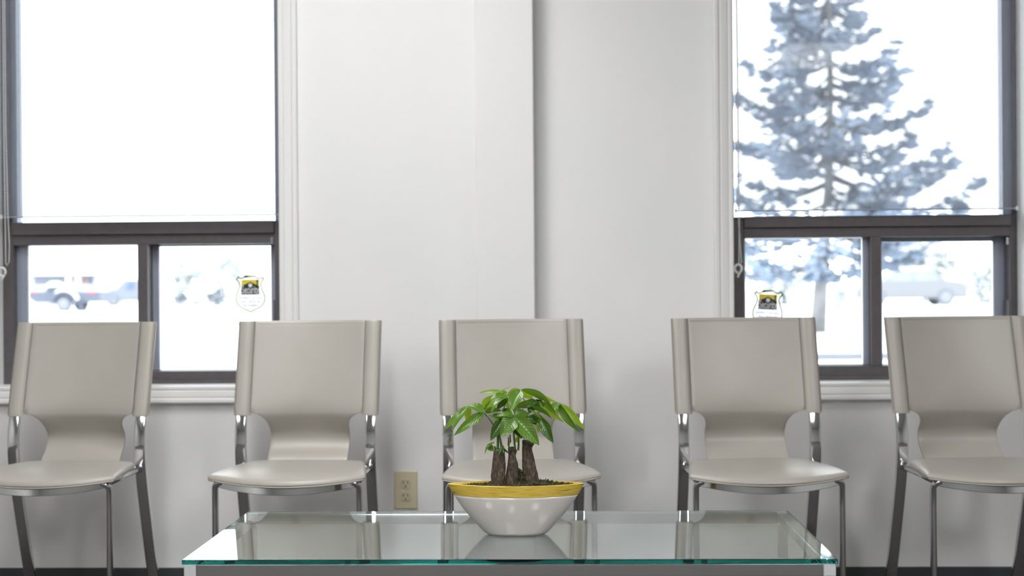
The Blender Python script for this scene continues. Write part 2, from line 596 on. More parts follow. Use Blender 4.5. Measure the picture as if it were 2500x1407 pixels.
def make_window(k, spec):
    x0, x1, z0, z1 = HOLES[k]
    w = empty('window_%d' % (k + 1), ((x0 + x1) / 2, FY, z0))
    tag(w, spec['label'], kind='structure')
    inv = Vector(w.location)

    def bx(name, a, b, mat, bevel=0.0015, parent=w):
        a = Vector(a) - inv
        b = Vector(b) - inv
        return boxobj(name, a, b, mat, parent, bevel)
    jl, jr = xat(spec['jl']), xat(spec['jr'])
    zt0, zt1 = zat(spec['cx'], spec['tr'][1]), zat(spec['cx'], spec['tr'][0])    # transom bottom / top
    zb = zat(spec['cx'], spec['sill'])
    YD = 0.235
    uj0, uj1 = xat(spec['uj'][0]), xat(spec['uj'][1])
    bx('jamb', (x0, FY, z0), (jl, YD, zt1), 'frame')
    bx('jamb', (jr, FY, z0), (x1, YD, zt1), 'frame')
    bx('upper_jamb', (x0, FY, zt1), (uj0, YD, z1), 'frame')
    bx('upper_jamb', (uj1, FY, zt1), (x1, YD, z1), 'frame')
    bx('sill_rail', (jl, FY, z0), (jr, YD, zb), 'frame')
    bx('sill_track', (jl, FY - 0.008, z0), (jr, FY, z0 + 0.012), 'frame')
    bx('head', (uj0, FY, z1 - 0.05), (uj1, YD, z1), 'frame')
    bx('transom', (jl, FY - 0.012, zt0 + 0.032), (jr, YD, zt1), 'frame')
    bx('slider_head', (jl, FY, zt0), (jr, YD, zt0 + 0.034), 'frame')
    # upper fixed light
    ul, ur = xat(spec['ul'], 0.17), xat(spec['ur'], 0.17)
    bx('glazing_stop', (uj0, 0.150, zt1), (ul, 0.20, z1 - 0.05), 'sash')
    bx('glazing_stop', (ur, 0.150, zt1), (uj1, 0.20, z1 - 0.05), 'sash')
    bx('upper_pane', (ul, 0.172, zt1), (ur, 0.178, z1 - 0.05), 'pane', 0)
    # mullion of the slider
    m0, m1 = xat(spec['mul'][0]), xat(spec['mul'][1])
    bx('mullion', (m0, FY - 0.004, zb), (m1, YD, zt0), 'frame')
    for s, yy in zip(spec['sash'], (0.160, 0.185)):
        o0, i0, i1, o1 = [P(q, 700, yy).x for q in s['x']]
        tz, ti = zat(s['cx'], s['top'][0], yy), zat(s['cx'], s['top'][1], yy)
        bi = zat(s['cx'], s['bot'], yy)
        sa = link('sash', None, w)
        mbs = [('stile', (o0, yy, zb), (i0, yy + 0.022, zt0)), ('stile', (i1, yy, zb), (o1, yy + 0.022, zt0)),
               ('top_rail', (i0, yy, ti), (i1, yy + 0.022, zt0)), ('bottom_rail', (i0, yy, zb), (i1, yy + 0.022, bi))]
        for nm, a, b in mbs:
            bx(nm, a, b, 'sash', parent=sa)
        g = 0.004
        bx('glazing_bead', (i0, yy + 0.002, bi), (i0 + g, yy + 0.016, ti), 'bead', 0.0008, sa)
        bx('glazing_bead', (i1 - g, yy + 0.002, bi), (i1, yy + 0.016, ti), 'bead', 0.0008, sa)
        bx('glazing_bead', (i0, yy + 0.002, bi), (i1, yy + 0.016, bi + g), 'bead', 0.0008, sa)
        bx('pane', (i0, yy + 0.008, bi), (i1, yy + 0.012, ti), 'pane', 0, sa)
    # latch and bumper bits on the right jamb
    bx('latch', (jr - 0.012, FY - 0.004, zat(spec['cx'], 600) - 0.0), (jr - 0.004, FY, zat(spec['cx'], 600) + 0.022), 'brushed', 0.001)
    bx('night_lock', (jr - 0.005, FY - 0.002, z0 + 0.05), (jr + 0.004, 0.18, zat(spec['cx'], 735)), 'frame', 0.001)
    return w


make_window(0, dict(label='tall dark framed window in the left half of the wall, sliding sashes below', jl=33, jr=671, tr=(541.5, 597), sill=907, cx=350, uj=(24, 702), ul=49, ur=676,
                    mul=(337, 361), sash=(dict(x=(33, 66, 350, 361), cx=200, top=(590, 593), bot=905),
                                          dict(x=(358, 386, 664, 672), cx=525, top=(590, 601), bot=905))))
make_window(1, dict(label='tall dark framed window in the right half of the wall, sliding sashes below', jl=1817, jr=2466, tr=(527, 579), sill=893, cx=2130, uj=(1782, 2478), ul=1792, ur=2445,
                    mul=(2126, 2151), sash=(dict(x=(1812, 1817, 2109, 2128), cx=1960, top=(576, 580), bot=893),
                                            dict(x=(2140, 2151, 2428, 2468), cx=2300, top=(579, 590), bot=893))))


# roller shades of open-weave screen fabric, with bead chains
def make_shade(k, label, pxl, pxr, pcx, phem, chain, hook):
    SY = 0.075
    xl, xr, zh = P(pxl, 500, SY).x, P(pxr, 500, SY).x, P(pcx, phem, SY).z
    z1 = HOLES[k][3]
    r = empty('roller_shade', ((xl + xr) / 2, SY, z1 - 0.05))
    tag(r, label, 'blind', 'roller shades over the upper window panes')
    L = Vector(r.location)
    o = boxobj('fabric', Vector((xl, SY, zh)) - L, Vector((xr, SY + 0.0006, z1 - 0.05)) - L, 'shade', r)
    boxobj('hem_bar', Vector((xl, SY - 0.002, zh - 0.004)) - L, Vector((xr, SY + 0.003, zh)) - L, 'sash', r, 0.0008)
    obj('roller_tube', MB().tube([(xl - L.x, 0.0, 0), (xr - L.x, 0.0, 0)], 0.02, 14), 'white_plastic', r, smooth=False)
    for sgn, xx in ((-1, xl), (1, xr)):
        boxobj('bracket', Vector((xx - 0.003, SY - 0.03, z1 - 0.09)) - L, Vector((xx + 0.003, SY + 0.03, z1)) - L, 'white_plastic', r)
    boxobj('hem_cap', Vector((xl - 0.004, SY - 0.004, zh - 0.007)) - L, Vector((xl + 0.002, SY + 0.005, zh + 0.005)) - L, 'white_plastic', r, 0.001)
    boxobj('hem_cap', Vector((xr - 0.002, SY - 0.004, zh - 0.007)) - L, Vector((xr + 0.004, SY + 0.005, zh + 0.005)) - L, 'white_plastic', r, 0.001)
    # bead chain: two strands meeting at the hook
    CY = 0.035
    mb = MB()
    for strand in chain:
        pts = [P(a, b, CY) for a, b in strand]
        pts[0] = Vector((pts[0].x, CY, z1 - 0.05)) if strand[0][1] <= 0 else pts[0]
        for a, b in zip(pts, pts[1:]):
            n = max(1, int((b - a).length / 0.0062))
            for i in range(n):
                mb.sphere(a.lerp(b, i / n) - L, 0.0024, 6, 4)
        mb.tube([p - L for p in pts], 0.0007, 4)
    ch = obj('bead_chain', mb, 'white_plastic', r, smooth=True)
    ch['kind'] = 'stuff'
    # hold-down ring
    h = P(hook[0], hook[1], CY) - L
    mb = MB()
    ring = [h + Vector((0.0105 * math.cos(a), 0, 0.0125 * math.sin(a))) for a in [i * math.pi / 8 for i in range(-2, 13)]]
    mb.tube(ring, 0.0036, 8)
    mb.tube([ring[0], ring[0] + Vector((-0.006, 0, -0.01)), ring[0] + Vector((-0.008, 0, -0.018))], 0.003, 8)
    obj('chain_hook', mb, 'white_plastic', r, smooth=True)
    return r


make_shade(0, 'sheer white screen shade drawn over the empty sky in the left window', 4, 683, 350, 526, [[(7, 0), (9, 300), (13, 560), (14, 648)], [(11, -2), (14, 300), (19, 520), (23, 600), (22, 640), (14, 652)]], (5, 664))
make_shade(1, 'sheer white screen shade drawn over the spruce view in the right window', 1797, 2482, 2120, 511, [[(1796, 0), (1801, 300), (1802, 520), (1810, 640), (1806, 648)], [(1797, -2), (1803, 300), (1805, 520), (1804, 645)]], (1802, 656))


# security stickers on the panes
def make_sticker(label, cx, cy, Y, scale, tilt):
    c = P(cx, cy, Y)
    r = empty('security_sticker', c)
    r.rotation_euler = (0, rad(tilt), 0)
    tag(r, label, 'sticker', 'shield stickers on the window glass')
    S = scale     # metres per unit; shield is 77 wide, 94 tall
    out = [(-13, 47), (13, 47), (17, 43.5), (21, 41), (26, 41), (30, 46), (36.5, 37), (31, 31), (28.5, 25), (29, 19), (33, 8), (37, 0), (38.5, -8), (38, -17), (34, -26), (26, -34), (12, -41), (0, -47)]
    out = out + [(-x, y) for x, y in reversed(out[1:-1])] + []
    out = out[:len(out)]

    def poly(name, pts, y, mat, parent=r, th=0.0004):
        n = len(pts)
        mb = MB()
        mb.add([(x * S, y, z * S) for x, z in pts] + [(x * S, y + th, z * S) for x, z in pts],
               [tuple(range(n))] + [tuple(range(2 * n - 1, n - 1, -1))] + [(i, (i + 1) % n, (i + 1) % n + n, i + n) for i in range(n)])
        return obj(name, mb, mat, parent)

    def inset(d):
        n = len(out)
        area = sum(out[q][0] * out[(q + 1) % n][1] - out[(q + 1) % n][0] * out[q][1] for q in range(n))
        sg = 1 if area > 0 else -1
        res = []
        for q in range(n):
            a, b, c = Vector(out[q - 1]), Vector(out[q]), Vector(out[(q + 1) % n])
            e1, e2 = (b - a).normalized(), (c - b).normalized()
            n1, n2 = Vector((-e1.y, e1.x)) * sg, Vector((-e2.y, e2.x)) * sg
            m_ = n1 + n2
            m_ = m_ / max(0.5, m_.length_squared / 2) if m_.length > 1e-6 else n1
            res.append(b + m_ * d)
        return res

    def outline(name, d0, d1, y, mat):
        n = len(out)
        a = [(p[0] * S, y, p[1] * S) for p in inset(d0)]
        b = [(p[0] * S, y, p[1] * S) for p in inset(d1)]
        return obj(name, MB().add(a + b, [(q, (q + 1) % n, (q + 1) % n + n, q + n) for q in range(n)]), mat, r)
    poly('backing', out, -0.0002, 'st_white')
    outline('outer_border', 0.0, 2.0, -0.0006, 'st_green')
    outline('inner_border', 2.0, 3.4, -0.0006, 'st_lime')
    poly('sky_panel', [(-22, 18), (22, 18), (22, 36), (-22, 36)], -0.0008, 'st_yellow')
    h = poly('house', [(-23, 20), (0, 30.5), (22, 20), (22, -1), (-23, -1)], -0.0012, 'st_black')
    poly('chimney', [(16, 20), (19, 20), (19, 33), (21, 33), (21, 35), (14, 35), (14, 33), (16, 33)], -0.0016, 'st_black')
    poly('window_disc', [(5 * math.cos(a), 22 + 5 * math.sin(a)) for a in [i * math.pi / 6 for i in range(12)]], -0.0018, 'st_letter')
    fc = bpy.data.curves.new('lettering', 'FONT')
    fc.body = 'Security'
    fc.size = 27 * S
    fc.align_x = 'CENTER'
    fc.offset = 0.15 * S
    fc.materials.append(M['st_letter'])
    t = bpy.data.objects.new('lettering', fc)
    COL.objects.link(t)
    t.parent = r
    t.location = (0, -0.0021, 2.2 * S)
    t.rotation_euler = (math.pi / 2, 0, 0)
    bpy.context.view_layer.update()
    wd = t.dimensions.x
    t.scale = (43 * S / wd, 1, 1)
    bpy.context.view_layer.update()
    me = bpy.data.meshes.new_from_object(t)
    mw = t.matrix_basis.copy()
    bpy.data.objects.remove(t)
    me.name = 'lettering'
    me.transform(mw)
    link('lettering', me, r)
    # rows of print too small to read
    rnd = random.Random(4)
    mb = MB()
    for row, (zz, hw) in enumerate(((-11, 28), (-20.5, 27), (-30, 19))):
        x = -hw
        while x < hw:
            w_ = rnd.uniform(1.2, 2.6)
            if rnd.random() < 0.82:
                mb.box((x * S, -0.0008, zz * S), ((x + w_) * S, -0.0006, (zz + rnd.uniform(2.2, 4.2)) * S))
            x += w_ + rnd.uniform(0.6, 1.4)
    fp = obj('fine_print', mb, 'st_grey', r)
    fp['kind'] = 'stuff'
    return r


make_sticker('shield security sticker on the glass above the second chair', 611.5, 718.5, 0.191, 0.00127, 0)
make_sticker('shield security sticker half hidden behind the back of the fourth chair', 1874, 755, 0.166, 0.00126, 3)


# ------------------------------------------------------------------ ceiling lamps (above the frame; they light the room)
def make_lamp(x, y, label):
    r = empty('ceiling_light', (x, y, ZC))
    tag(r, label, 'ceiling light', 'recessed ceiling lights of the waiting room')
    fr = MB()
    for a, b in (((-0.32, -0.62, -0.02), (-0.28, 0.62, 0.0)), ((0.28, -0.62, -0.02), (0.32, 0.62, 0.0)), ((-0.28, -0.62, -0.02), (0.28, -0.58, 0.0)), ((-0.28, 0.58, -0.02), (0.28, 0.62, 0.0))):
        fr.box(a, b)
    obj('frame', fr, 'trim', r)
    obj('diffuser', MB().box((-0.28, -0.58, -0.014), (0.28, 0.58, -0.004)), 'diffuser', r)


for x, y, lb in ((-0.75, -1.5, 'recessed ceiling light nearest the window wall'),
                 (-0.65, -3.6, 'recessed ceiling light over the middle of the room'), (1.9, -3.2, 'added ceiling light over the right side of the room'),  # the right-side lamp is unseen, added to brighten the right chairs
                 (1.88, -5.75, 'recessed ceiling light mirrored in the right window'), (-0.65, -6.2, 'recessed ceiling light at the back of the room'), (-2.9, -5.2, 'added ceiling light behind the camera on the left')):  # the left lamp behind the camera is unseen, added for frontal light
    make_lamp(x, y, lb)


# ------------------------------------------------------------------ chairs
POST = [(0.0, 0.405), (0.16, 0.353), (0.32, 0.302), (0.40, 0.2785), (0.44, 0.2690), (0.475, 0.2630), (0.505, 0.2605), (0.535, 0.2620), (0.565, 0.2670), (0.60, 0.2750), (0.70, 0.3015), (0.857, 0.345)]
YC = [(0.440, 0.284), (0.458, 0.287), (0.467, 0.291), (0.475, 0.298), (0.487, 0.314), (0.503, 0.329), (0.522, 0.337), (0.545, 0.334), (0.57, 0.319), (0.60, 0.302), (0.65, 0.307), (0.75, 0.334), (0.857, 0.366)]
ZTOP, ZBOT, PX = 0.857, 0.600, 0.183


def oval(w, d, n=16, e=0.55):
    r = []
    for i in range(n):
        a = 2 * math.pi * i / n
        c, s = math.cos(a), math.sin(a)
        r.append((math.copysign(abs(c) ** e, c) * w / 2, math.copysign(abs(s) ** e, s) * d / 2))
    return r


def sweep_z(mb, x, zs, yf, sect, xf=None):
    rg = []
    for z in zs:
        y = yf(z)
        dy = (yf(z + 0.002) - yf(z - 0.002)) / 0.004
        n = math.sqrt(1 + dy * dy)
        rg.append([(x + sx, y + sy / n, z - sy * dy / n) for sx, sy in sect])
    mb.rings(rg)


def frange(a, b, n):
    return [a + (b - a) * i / n for i in range(n + 1)]


def backrest_mesh():
    rows = sorted(set(frange(0.445, 0.52, 8) + frange(0.52, 0.555, 4) + [0.556, 0.560, 0.566, 0.573, 0.580, 0.587, 0.592, 0.596, 0.5985, 0.600] + frange(0.60, 0.857, 14)))
    NU = 24
    V, F = [], []
    for z in rows:
        if z >= 0.60:
            hw = 0.158
        elif z >= 0.555:
            t = (z - 0.555) / 0.045
            hw = 0.113 + 0.045 * (1 - math.sqrt(max(0, 1 - t * t)))
        else:
            hw = 0.113
        yc = smooth_interp(YC, z)
        ke = yc - smooth_interp(POST, z) - 0.002
        k = ke if z >= 0.60 else ke * max(0, (z - 0.54) / 0.06) + 0.006 * (1 - max(0, (z - 0.54) / 0.06)) if z > 0.54 else 0.006
        for i in range(NU + 1):
            x = hw * (-1 + 2 * i / NU)
            V.append((x, yc - k * (x / 0.158) ** 2, z))
    n = NU + 1
    for r in range(len(rows) - 1):
        for i in range(NU):
            F.append((r * n + i, r * n + i + 1, (r + 1) * n + i + 1, (r + 1) * n + i))
    mb = MB().add(V, F)
    return mb


def seat_mesh():
    us = [-1, -0.992, -0.975, -0.95, -0.91] + frange(-0.84, 0.84, 16) + [0.91, 0.95, 0.975, 0.992, 1]
    vs_ = [0, 0.008, 0.022, 0.045, 0.08] + frange(0.14, 0.86, 9) + [0.92, 0.96, 0.985, 1]
    R_, TH = 0.011, 0.017

    def pt(u, v, top):
        fr = -0.052 * (1 - u * u)
        hw = 0.208 - 0.040 * v ** 1.2
        rear = 0.285
        cut = 0.03 * max(0, (abs(u) - 0.82) / 0.18) ** 2      # rounded rear corners
        y = fr + (rear - cut - fr) * v
        x = hw * u
        zt = 0.4725 - 0.010 * (1 - u * u) * (1 - v) ** 2.2 - 0.011 * max(0, 1 - v / 0.34) ** 2 * (0.35 + 0.65 * (1 - u ** 4)) + 0.003 * (1 - u * u) * math.sin(math.pi * v) - 0.004 * v - 0.004 * u ** 4
        d = min((1 - abs(u)) * hw, v * (rear - fr), (1 - v) * (rear - fr))
        dd = max(0, 1 - d / R_)
        e = 1 - math.sqrt(max(0, 1 - dd * dd))
        return (x, y, zt - e * TH * 0.55 if top else zt - TH + e * TH * 0.40)
    V, F = [], []
    nu, nv = len(us), len(vs_)
    for top in (True, False):
        for v in vs_:
            for u in us:
                V.append(pt(u, v, top))
    N = nu * nv
    for j in range(nv - 1):
        for i in range(nu - 1):
            a = j * nu + i
            F.append((a, a + 1, a + nu + 1, a + nu))
            F.append((N + a, N + a + nu, N + a + nu + 1, N + a + 1))
    edge = [i for i in range(nu)] + [j * nu + nu - 1 for j in range(1, nv)] + [(nv - 1) * nu + i for i in range(nu - 2, -1, -1)] + [j * nu for j in range(nv - 2, 0, -1)]
    for a, b in zip(edge, edge[1:] + edge[:1]):
        F.append((a, N + a, N + b, b))
    return MB().add(V, F)


SLEEVE_N = None


def sleeve_mesh(s):
    sect = [(-0.0265, 0.001), (-0.0228, -0.0035), (-0.0185, -0.0092), (-0.012, -0.0120), (0.0, -0.0128), (0.012, -0.0120), (0.0172, -0.0092), (0.0188, -0.0038), (0.0215, -0.0027), (0.0222, 0.0),
            (0.0215, 0.003), (0.0188, 0.004), (0.0172, 0.0098), (0.0, 0.0128), (-0.014, 0.0118), (-0.022, 0.0085)]
    zs = [ZBOT - 0.006] + frange(ZBOT, ZTOP - 0.008, 14) + [ZTOP - 0.003, ZTOP]
    rg = []
    for i, z in enumerate(zs):
        y = smooth_interp(POST, z)
        k = 0.93 if z <= ZBOT - 0.005 else (0.985 if z > ZTOP - 0.004 and z < ZTOP else (0.92 if z >= ZTOP else 1.0))
        # the sleeve widens slightly from top to bottom at its outer edge
        rg.append([(s * (PX + (sx * (k if sx > 0 else 1.0))), y + sy * k, z) for sx, sy in sect])
    return MB().rings(rg)


def stitch_mesh(s):
    mb = MB()
    for dx, dy in ((-0.0245, -0.0030), (0.0200, -0.0036)):
        z = ZBOT + 0.004
        while z < ZTOP - 0.006:
            y = smooth_interp(POST, z) + dy
            x = s * (PX + dx)
            mb.box((x - 0.0007, y - 0.0012, z), (x + 0.0007, y + 0.001, z + 0.0042))
            z += 0.0065
    return mb


def hem_stitch_mesh():
    mb = MB()
    for sgn in (-1, 1):
        x = -0.15
        while x < 0.15:
            z = ZTOP - 0.008
            yc = smooth_interp(YC, z)
            ke = yc - smooth_interp(POST, z) - 0.002
            y = yc - ke * (x / 0.158) ** 2 - 0.0032
            if sgn > 0:
                mb.box((x, y - 0.0006, z - 0.0006), (x + 0.0042, y + 0.001, z + 0.0006))
            x += 0.0065
    return mb


def make_chair():
    r = empty('waiting_room_chair')
    # backrest (panel and neck) with sleeves round the posts
    b = obj('backrest', backrest_mesh(), 'leather', r, smooth=True)
    so = b.modifiers.new('thickness', 'SOLIDIFY')
    so.thickness = 0.006
    so.offset = 0.0
    bv = b.modifiers.new('edge', 'BEVEL')
    bv.width = 0.0015
    bv.segments = 2
    bv.limit_method = 'ANGLE'
    for s in (-1, 1):
        sl = obj('sleeve', sleeve_mesh(s), 'leather', r, auto=50)
        st = obj('stitching', stitch_mesh(s), 'stitch', sl)
        st['kind'] = 'stuff'
    hs = obj('hem_stitching', hem_stitch_mesh(), 'stitch', b)
    hs['kind'] = 'stuff'
    se = obj('seat', seat_mesh(), 'leather', r, auto=60)
    # piping along the seat front
    mb = MB()
    pp = []
    for u in frange(-0.985, 0.985, 24):
        pp.append((0.208 * u, -0.052 * (1 - u * u) - 0.0005, 0.4505 - 0.014 * (1 - u * u)))
    mb.tube(pp, 0.0022, 6)
    obj('piping', mb, 'leather', se, smooth=True)
    # chrome: rear legs run up into the back posts
    for s in (-1, 1):
        mb = MB()
        sweep_z(mb, s * PX, frange(0.008, 0.40, 12) + frange(0.42, 0.66, 18) + frange(0.68, 0.845, 6), lambda z: smooth_interp(POST, z), oval(0.030, 0.018, 24, 0.3))
        lg = obj('rear_leg', mb, 'chrome', r, smooth=True)
        mb = MB()
        sweep_z(mb, s * PX, [0.0, 0.012], lambda z: smooth_interp(POST, z), oval(0.033, 0.022))
        obj('foot_cap', mb, 'black', lg)
    for s in (-1, 1):
        mb = MB()
        sec = oval(0.0165, 0.024, 18, 0.95)
        rg = [[(s * 0.190 + a, 0.008 + c, z) for a, c in sec] for z in frange(0.008, 0.425, 8)]
        # top bends into the rail
        for k in range(1, 6):
            a = k / 5 * math.pi / 2
            rg.append([(s * (0.190 - 0.016 * (1 - math.cos(a))) + p * math.cos(a), 0.008 + q - 0.010 * math.sin(a), 0.425 + 0.018 * math.sin(a) + s * p * math.sin(a)) for p, q in sec])
        mb.rings(rg)
        lg = obj('front_leg', mb, 'chrome', r, smooth=True)
        obj('foot_cap', MB().rings([[(s * 0.190 + a * 1.1, 0.008 + c * 1.1, z) for a, c in sec] for z in (0.0, 0.012)]), 'black', lg)
    # bowed front rail
    sec = [(-0.0060, -0.0078), (-0.0047, -0.009), (0.0035, -0.009), (0.0045, -0.008), (0.0045, 0.008), (0.0035, 0.009), (-0.0022, 0.009), (-0.0035, 0.0078)]
    rg = []
    for u in frange(-1, 1, 28):
        x = 0.184 * u
        y = 0.004 - 0.050 * (1 - u * u)
        z = 0.4405 - 0.0155 * (1 - u * u)
        rg.append([(x, y + a, z + c) for a, c in sec])
    obj('front_rail', MB().rings(rg), 'chrome', r, auto=20)
    # side rails and rear crossbar under the seat
    for s in (-1, 1):
        obj('side_rail', MB().tube([(s * 0.186, 0.012, 0.444), (s * 0.176, 0.14, 0.444), (s * 0.176, 0.235, 0.446), (s * 0.183, 0.262, 0.446)], 0.009, 10), 'chrome', r, smooth=True)
        obj('seat_bracket', MB().box((s * 0.160, 0.02, 0.444), (s * 0.178, 0.20, 0.4545)), 'black', r, bevel=0.001)
    obj('rear_crossbar', MB().tube([(-0.18, 0.262, 0.446), (0.18, 0.262, 0.446)], 0.009, 10), 'chrome', r, smooth=True)
    obj('seat_pan', MB().box((-0.165, 0.0, 0.4435), (0.165, 0.24, 0.452)), 'black', r)
    return r


def copy_tree(o, parent=None):
    c = o.copy()
    COL.objects.link(c)
    c.parent = parent
    for ch in o.children:
        copy_tree(ch, c)
    return c


chair0 = make_chair()
CHAIRS = [(-1.365, -3.0, 'greige leather chair under the left window, its seat cut by the picture edge'),
          (-0.710, -1.0, 'greige leather chair just left of the almond wall outlet, below a shield sticker'),
          (-0.095, 6.0, 'greige leather chair directly behind the potted plant'),
          (0.545, 3.5, 'greige leather chair right of the plant, hiding half of a window sticker'),
          (1.150, 5.5, 'rightmost greige leather chair, cut off by the picture edge')]
for i, (cx, a, lb) in enumerate(CHAIRS):
    c = chair0 if i == 0 else copy_tree(chair0)
    c.location = (cx, -0.59, 0)
    c.rotation_euler = (0, 0, rad(a))
    tag(c, lb, 'chair', 'chairs along the window wall')

# ------------------------------------------------------------------ wall outlet
oc = P(991, 1196.5, 0.0)
ol = empty('wall_outlet', (oc.x, 0, oc.z))
tag(ol, 'almond plastic duplex wall outlet low on the white wall', 'outlet')
obj('cover_plate', MB().box((-0.035, -0.006, -0.0572), (0.035, 0.0, 0.0572)), 'almond', ol, bevel=0.0035, seg=3)
for zc in (0.0195, -0.0195):
    pts = []
    for i in range(28):
        a = 2 * math.pi * i / 28
        pts.append((0.0172 * math.cos(a), max(-0.0142, min(0.0142, 0.0172 * math.sin(a)))))
    so = obj('socket', MB().rings([[(x, -0.0055, zc + z) for x, z in pts], [(x, -0.0085, zc + z) for x, z in pts]]), 'almond2', ol, bevel=0.0006)
    obj('slot', MB().box((-0.0078, -0.0089, zc + 0.000), (-0.0052, -0.0080, zc + 0.0085)), 'slot', so)
    obj('slot', MB().box((0.0052, -0.0089, zc + 0.001), (0.0076, -0.0080, zc + 0.0078)), 'slot', so)
    g = [(0.0026 * math.cos(i * math.pi / 6), 0.0026 * math.sin(i * math.pi / 6)) for i in range(12)]
    obj('ground_hole', MB().rings([[(x, -0.0080, zc - 0.0078 + z) for x, z in g], [(x, -0.0089, zc - 0.0078 + z) for x, z in g]]), 'slot', so)
g = [(0.003 * math.cos(i * math.pi / 6), 0.003 * math.sin(i * math.pi / 6)) for i in range(12)]
obj('screw', MB().rings([[(x, -0.005, z) for x, z in g], [(x, -0.0072, z) for x, z in g]]), 'almond2', ol)

# ------------------------------------------------------------------ glass coffee table
TX0, TX1, TY0, TY1, TZ = -0.703, 0.512, -1.652, -1.083, 0.445
tb = empty('coffee_table', ((TX0 + TX1) / 2, (TY0 + TY1) / 2, 0))
tag(tb, 'low chrome framed coffee table with a clear glass top', 'table')
hx, hy = (TX1 - TX0) / 2, (TY1 - TY0) / 2
obj('glass_top', MB().box((-hx, -hy, TZ - 0.009), (hx, hy, TZ)), 'glass', tb, bevel=0.0012, seg=2)
T = 0.023
zt = TZ - 0.0096
ix, iy = hx - 0.003, hy - 0.003
for sy in (-1, 1):
    y0, y1 = sorted((sy * iy, sy * (iy - T)))
    obj('long_rail', MB().box((-ix + T, y0, zt - T), (ix - T, y1, zt)), 'chrome', tb, bevel=0.002)
for sx in (-1, 1):
    x0, x1 = sorted((sx * ix, sx * (ix - T)))
    obj('end_rail', MB().box((x0, -iy + T, zt - T), (x1, iy - T, zt)), 'chrome', tb, bevel=0.002)
    for sy in (-1, 1):
        y0, y1 = sorted((sy * iy, sy * (iy - T)))
        obj('corner_joint', MB().box((x0, y0, zt - T), (x1, y1, zt)), 'nickel_cap', tb, bevel=0.002)
        lg = obj('leg', MB().box((x0 + 0.001, y0 + 0.001, 0.006), (x1 - 0.001, y1 - 0.001, zt - T)), 'chrome', tb, bevel=0.002)
        obj('glide', MB().box((x0 + 0.002, y0 + 0.002, 0.0), (x1 - 0.002, y1 - 0.002, 0.007)), 'black', lg)

# ------------------------------------------------------------------ potted money tree
PC = Vector((-0.0872, -1.378, TZ))
pot = empty('potted_plant', PC)
tag(pot, 'potted money tree with three thick trunks in a yellow rimmed cream bowl', 'potted plant')
H = 0.1035


def bowl_ring(z, inset=0.0):
    t = max(0.0, min(1.0, z / H))
    a = 0.0605 + (0.1395 - 0.0605) * t + 0.0075 * math.sin(math.pi * min(1, t)) ** 0.9 - inset * 1.25
    b = 0.033 + 0.017 * t + 0.004 * math.sin(math.pi * t) - inset
    if t < 0.03:
        a -= 0.003 * (1 - t / 0.03)
        b -= 0.003 * (1 - t / 0.03)
    k = 0.5 + 0.33 * t
    r = []
    n = 64
    for i in range(n):
        an = 2 * math.pi * i / n
        c = math.cos(an)
        y = b * math.copysign(max(0.0, 1 - c * c) ** k, math.sin(an))
        r.append((a * c, y, z))
    return r


ZBAND = 0.0805
outer = [bowl_ring(z) for z in [0.0, 0.0012, 0.003] + frange(0.006, ZBAND, 14)]
pl = obj('planter', MB().rings(outer + [bowl_ring(z, 0.005) for z in frange(ZBAND, 0.02, 6)]), 'bowl', pot, smooth=True)
bandr = [bowl_ring(z, -0.0004) for z in frange(ZBAND, H - 0.001, 6)] + [bowl_ring(H, 0.0010)] + [bowl_ring(H, 0.0038)] + [bowl_ring(z, 0.005) for z in (H - 0.002, H - 0.02)]
obj('rim_band', MB().rings(bandr, True, False), 'band', pl, auto=50)


# soil surface and moss
def soil_z(x, y):
    return 0.0985 + 0.004 * math.sin(x * 70 + 1) * math.cos(y * 90) * 0.4 + 0.006 * math.exp(-((x - 0.045) / 0.05) ** 2) + 0.003 * math.exp(-((x + 0.02) / 0.05) ** 2)


ring = [Vector(p) for p in bowl_ring(0.0985, 0.005)]
mb = MB()
rr = []
for q in frange(0.02, 1.0, 8):
    rr.append([(p.x * q, p.y * q, soil_z(p.x * q, p.y * q) if q < 0.95 else 0.096) for p in ring])
mb.rings(rr)
obj('soil', mb, 'soil', pot, smooth=True)
rnd = random.Random(11)
mb = MB()
for i in range(2600):
    q = math.sqrt(rnd.random()) * 0.97
    p = rnd.choice(ring) * q
    x, y = p.x + rnd.uniform(-0.006, 0.006), p.y * 1.0 + rnd.uniform(-0.003, 0.003)
    if abs(x) > 0.125:
        continue
    y = max(-0.036, min(0.036, y))
    z = soil_z(x, y)
    s = rnd.uniform(0.0008, 0.0026)
    d = Vector((rnd.uniform(-1, 1), rnd.uniform(-1, 1), rnd.uniform(0.1, 1.0))).normalized()
    e = d.cross(Vector((rnd.uniform(-1, 1), rnd.uniform(-1, 1), rnd.uniform(-1, 1)))).normalized()
    c = Vector((x, y, z - 0.0008))
    mb.add([c - e * s * 0.5, c + e * s * 0.5, c + d * s * 2.2 + e * s * 0.2, c + d * s * 2.0 - e * s * 0.5], [(0, 1, 2, 3)])
for i in range(1100):      # mound of moss between the trunks
    x, y = rnd.gauss(0.006, 0.006), rnd.gauss(0.004, 0.006)
    z = soil_z(x, y) + max(0, rnd.uniform(0, 0.026) * (1 - ((x - 0.006) / 0.013) ** 2))
    s = rnd.uniform(0.0008, 0.002)
    d = Vector((rnd.uniform(-1, 1), rnd.uniform(-1, 1), rnd.uniform(-0.2, 1.0))).normalized()
    e = d.cross(Vector((rnd.uniform(-1, 1), rnd.uniform(-1, 1), rnd.uniform(-1, 1)))).normalized()
    c = Vector((x, y, z))
    mb.add([c - e * s * 0.6, c + e * s * 0.6, c + d * s * 2.2, c + d * s * 1.6 - e * s * 0.7], [(0, 1, 2, 3)])
mo = obj('moss', mb, 'moss', pot)
mo['kind'] = 'stuff'


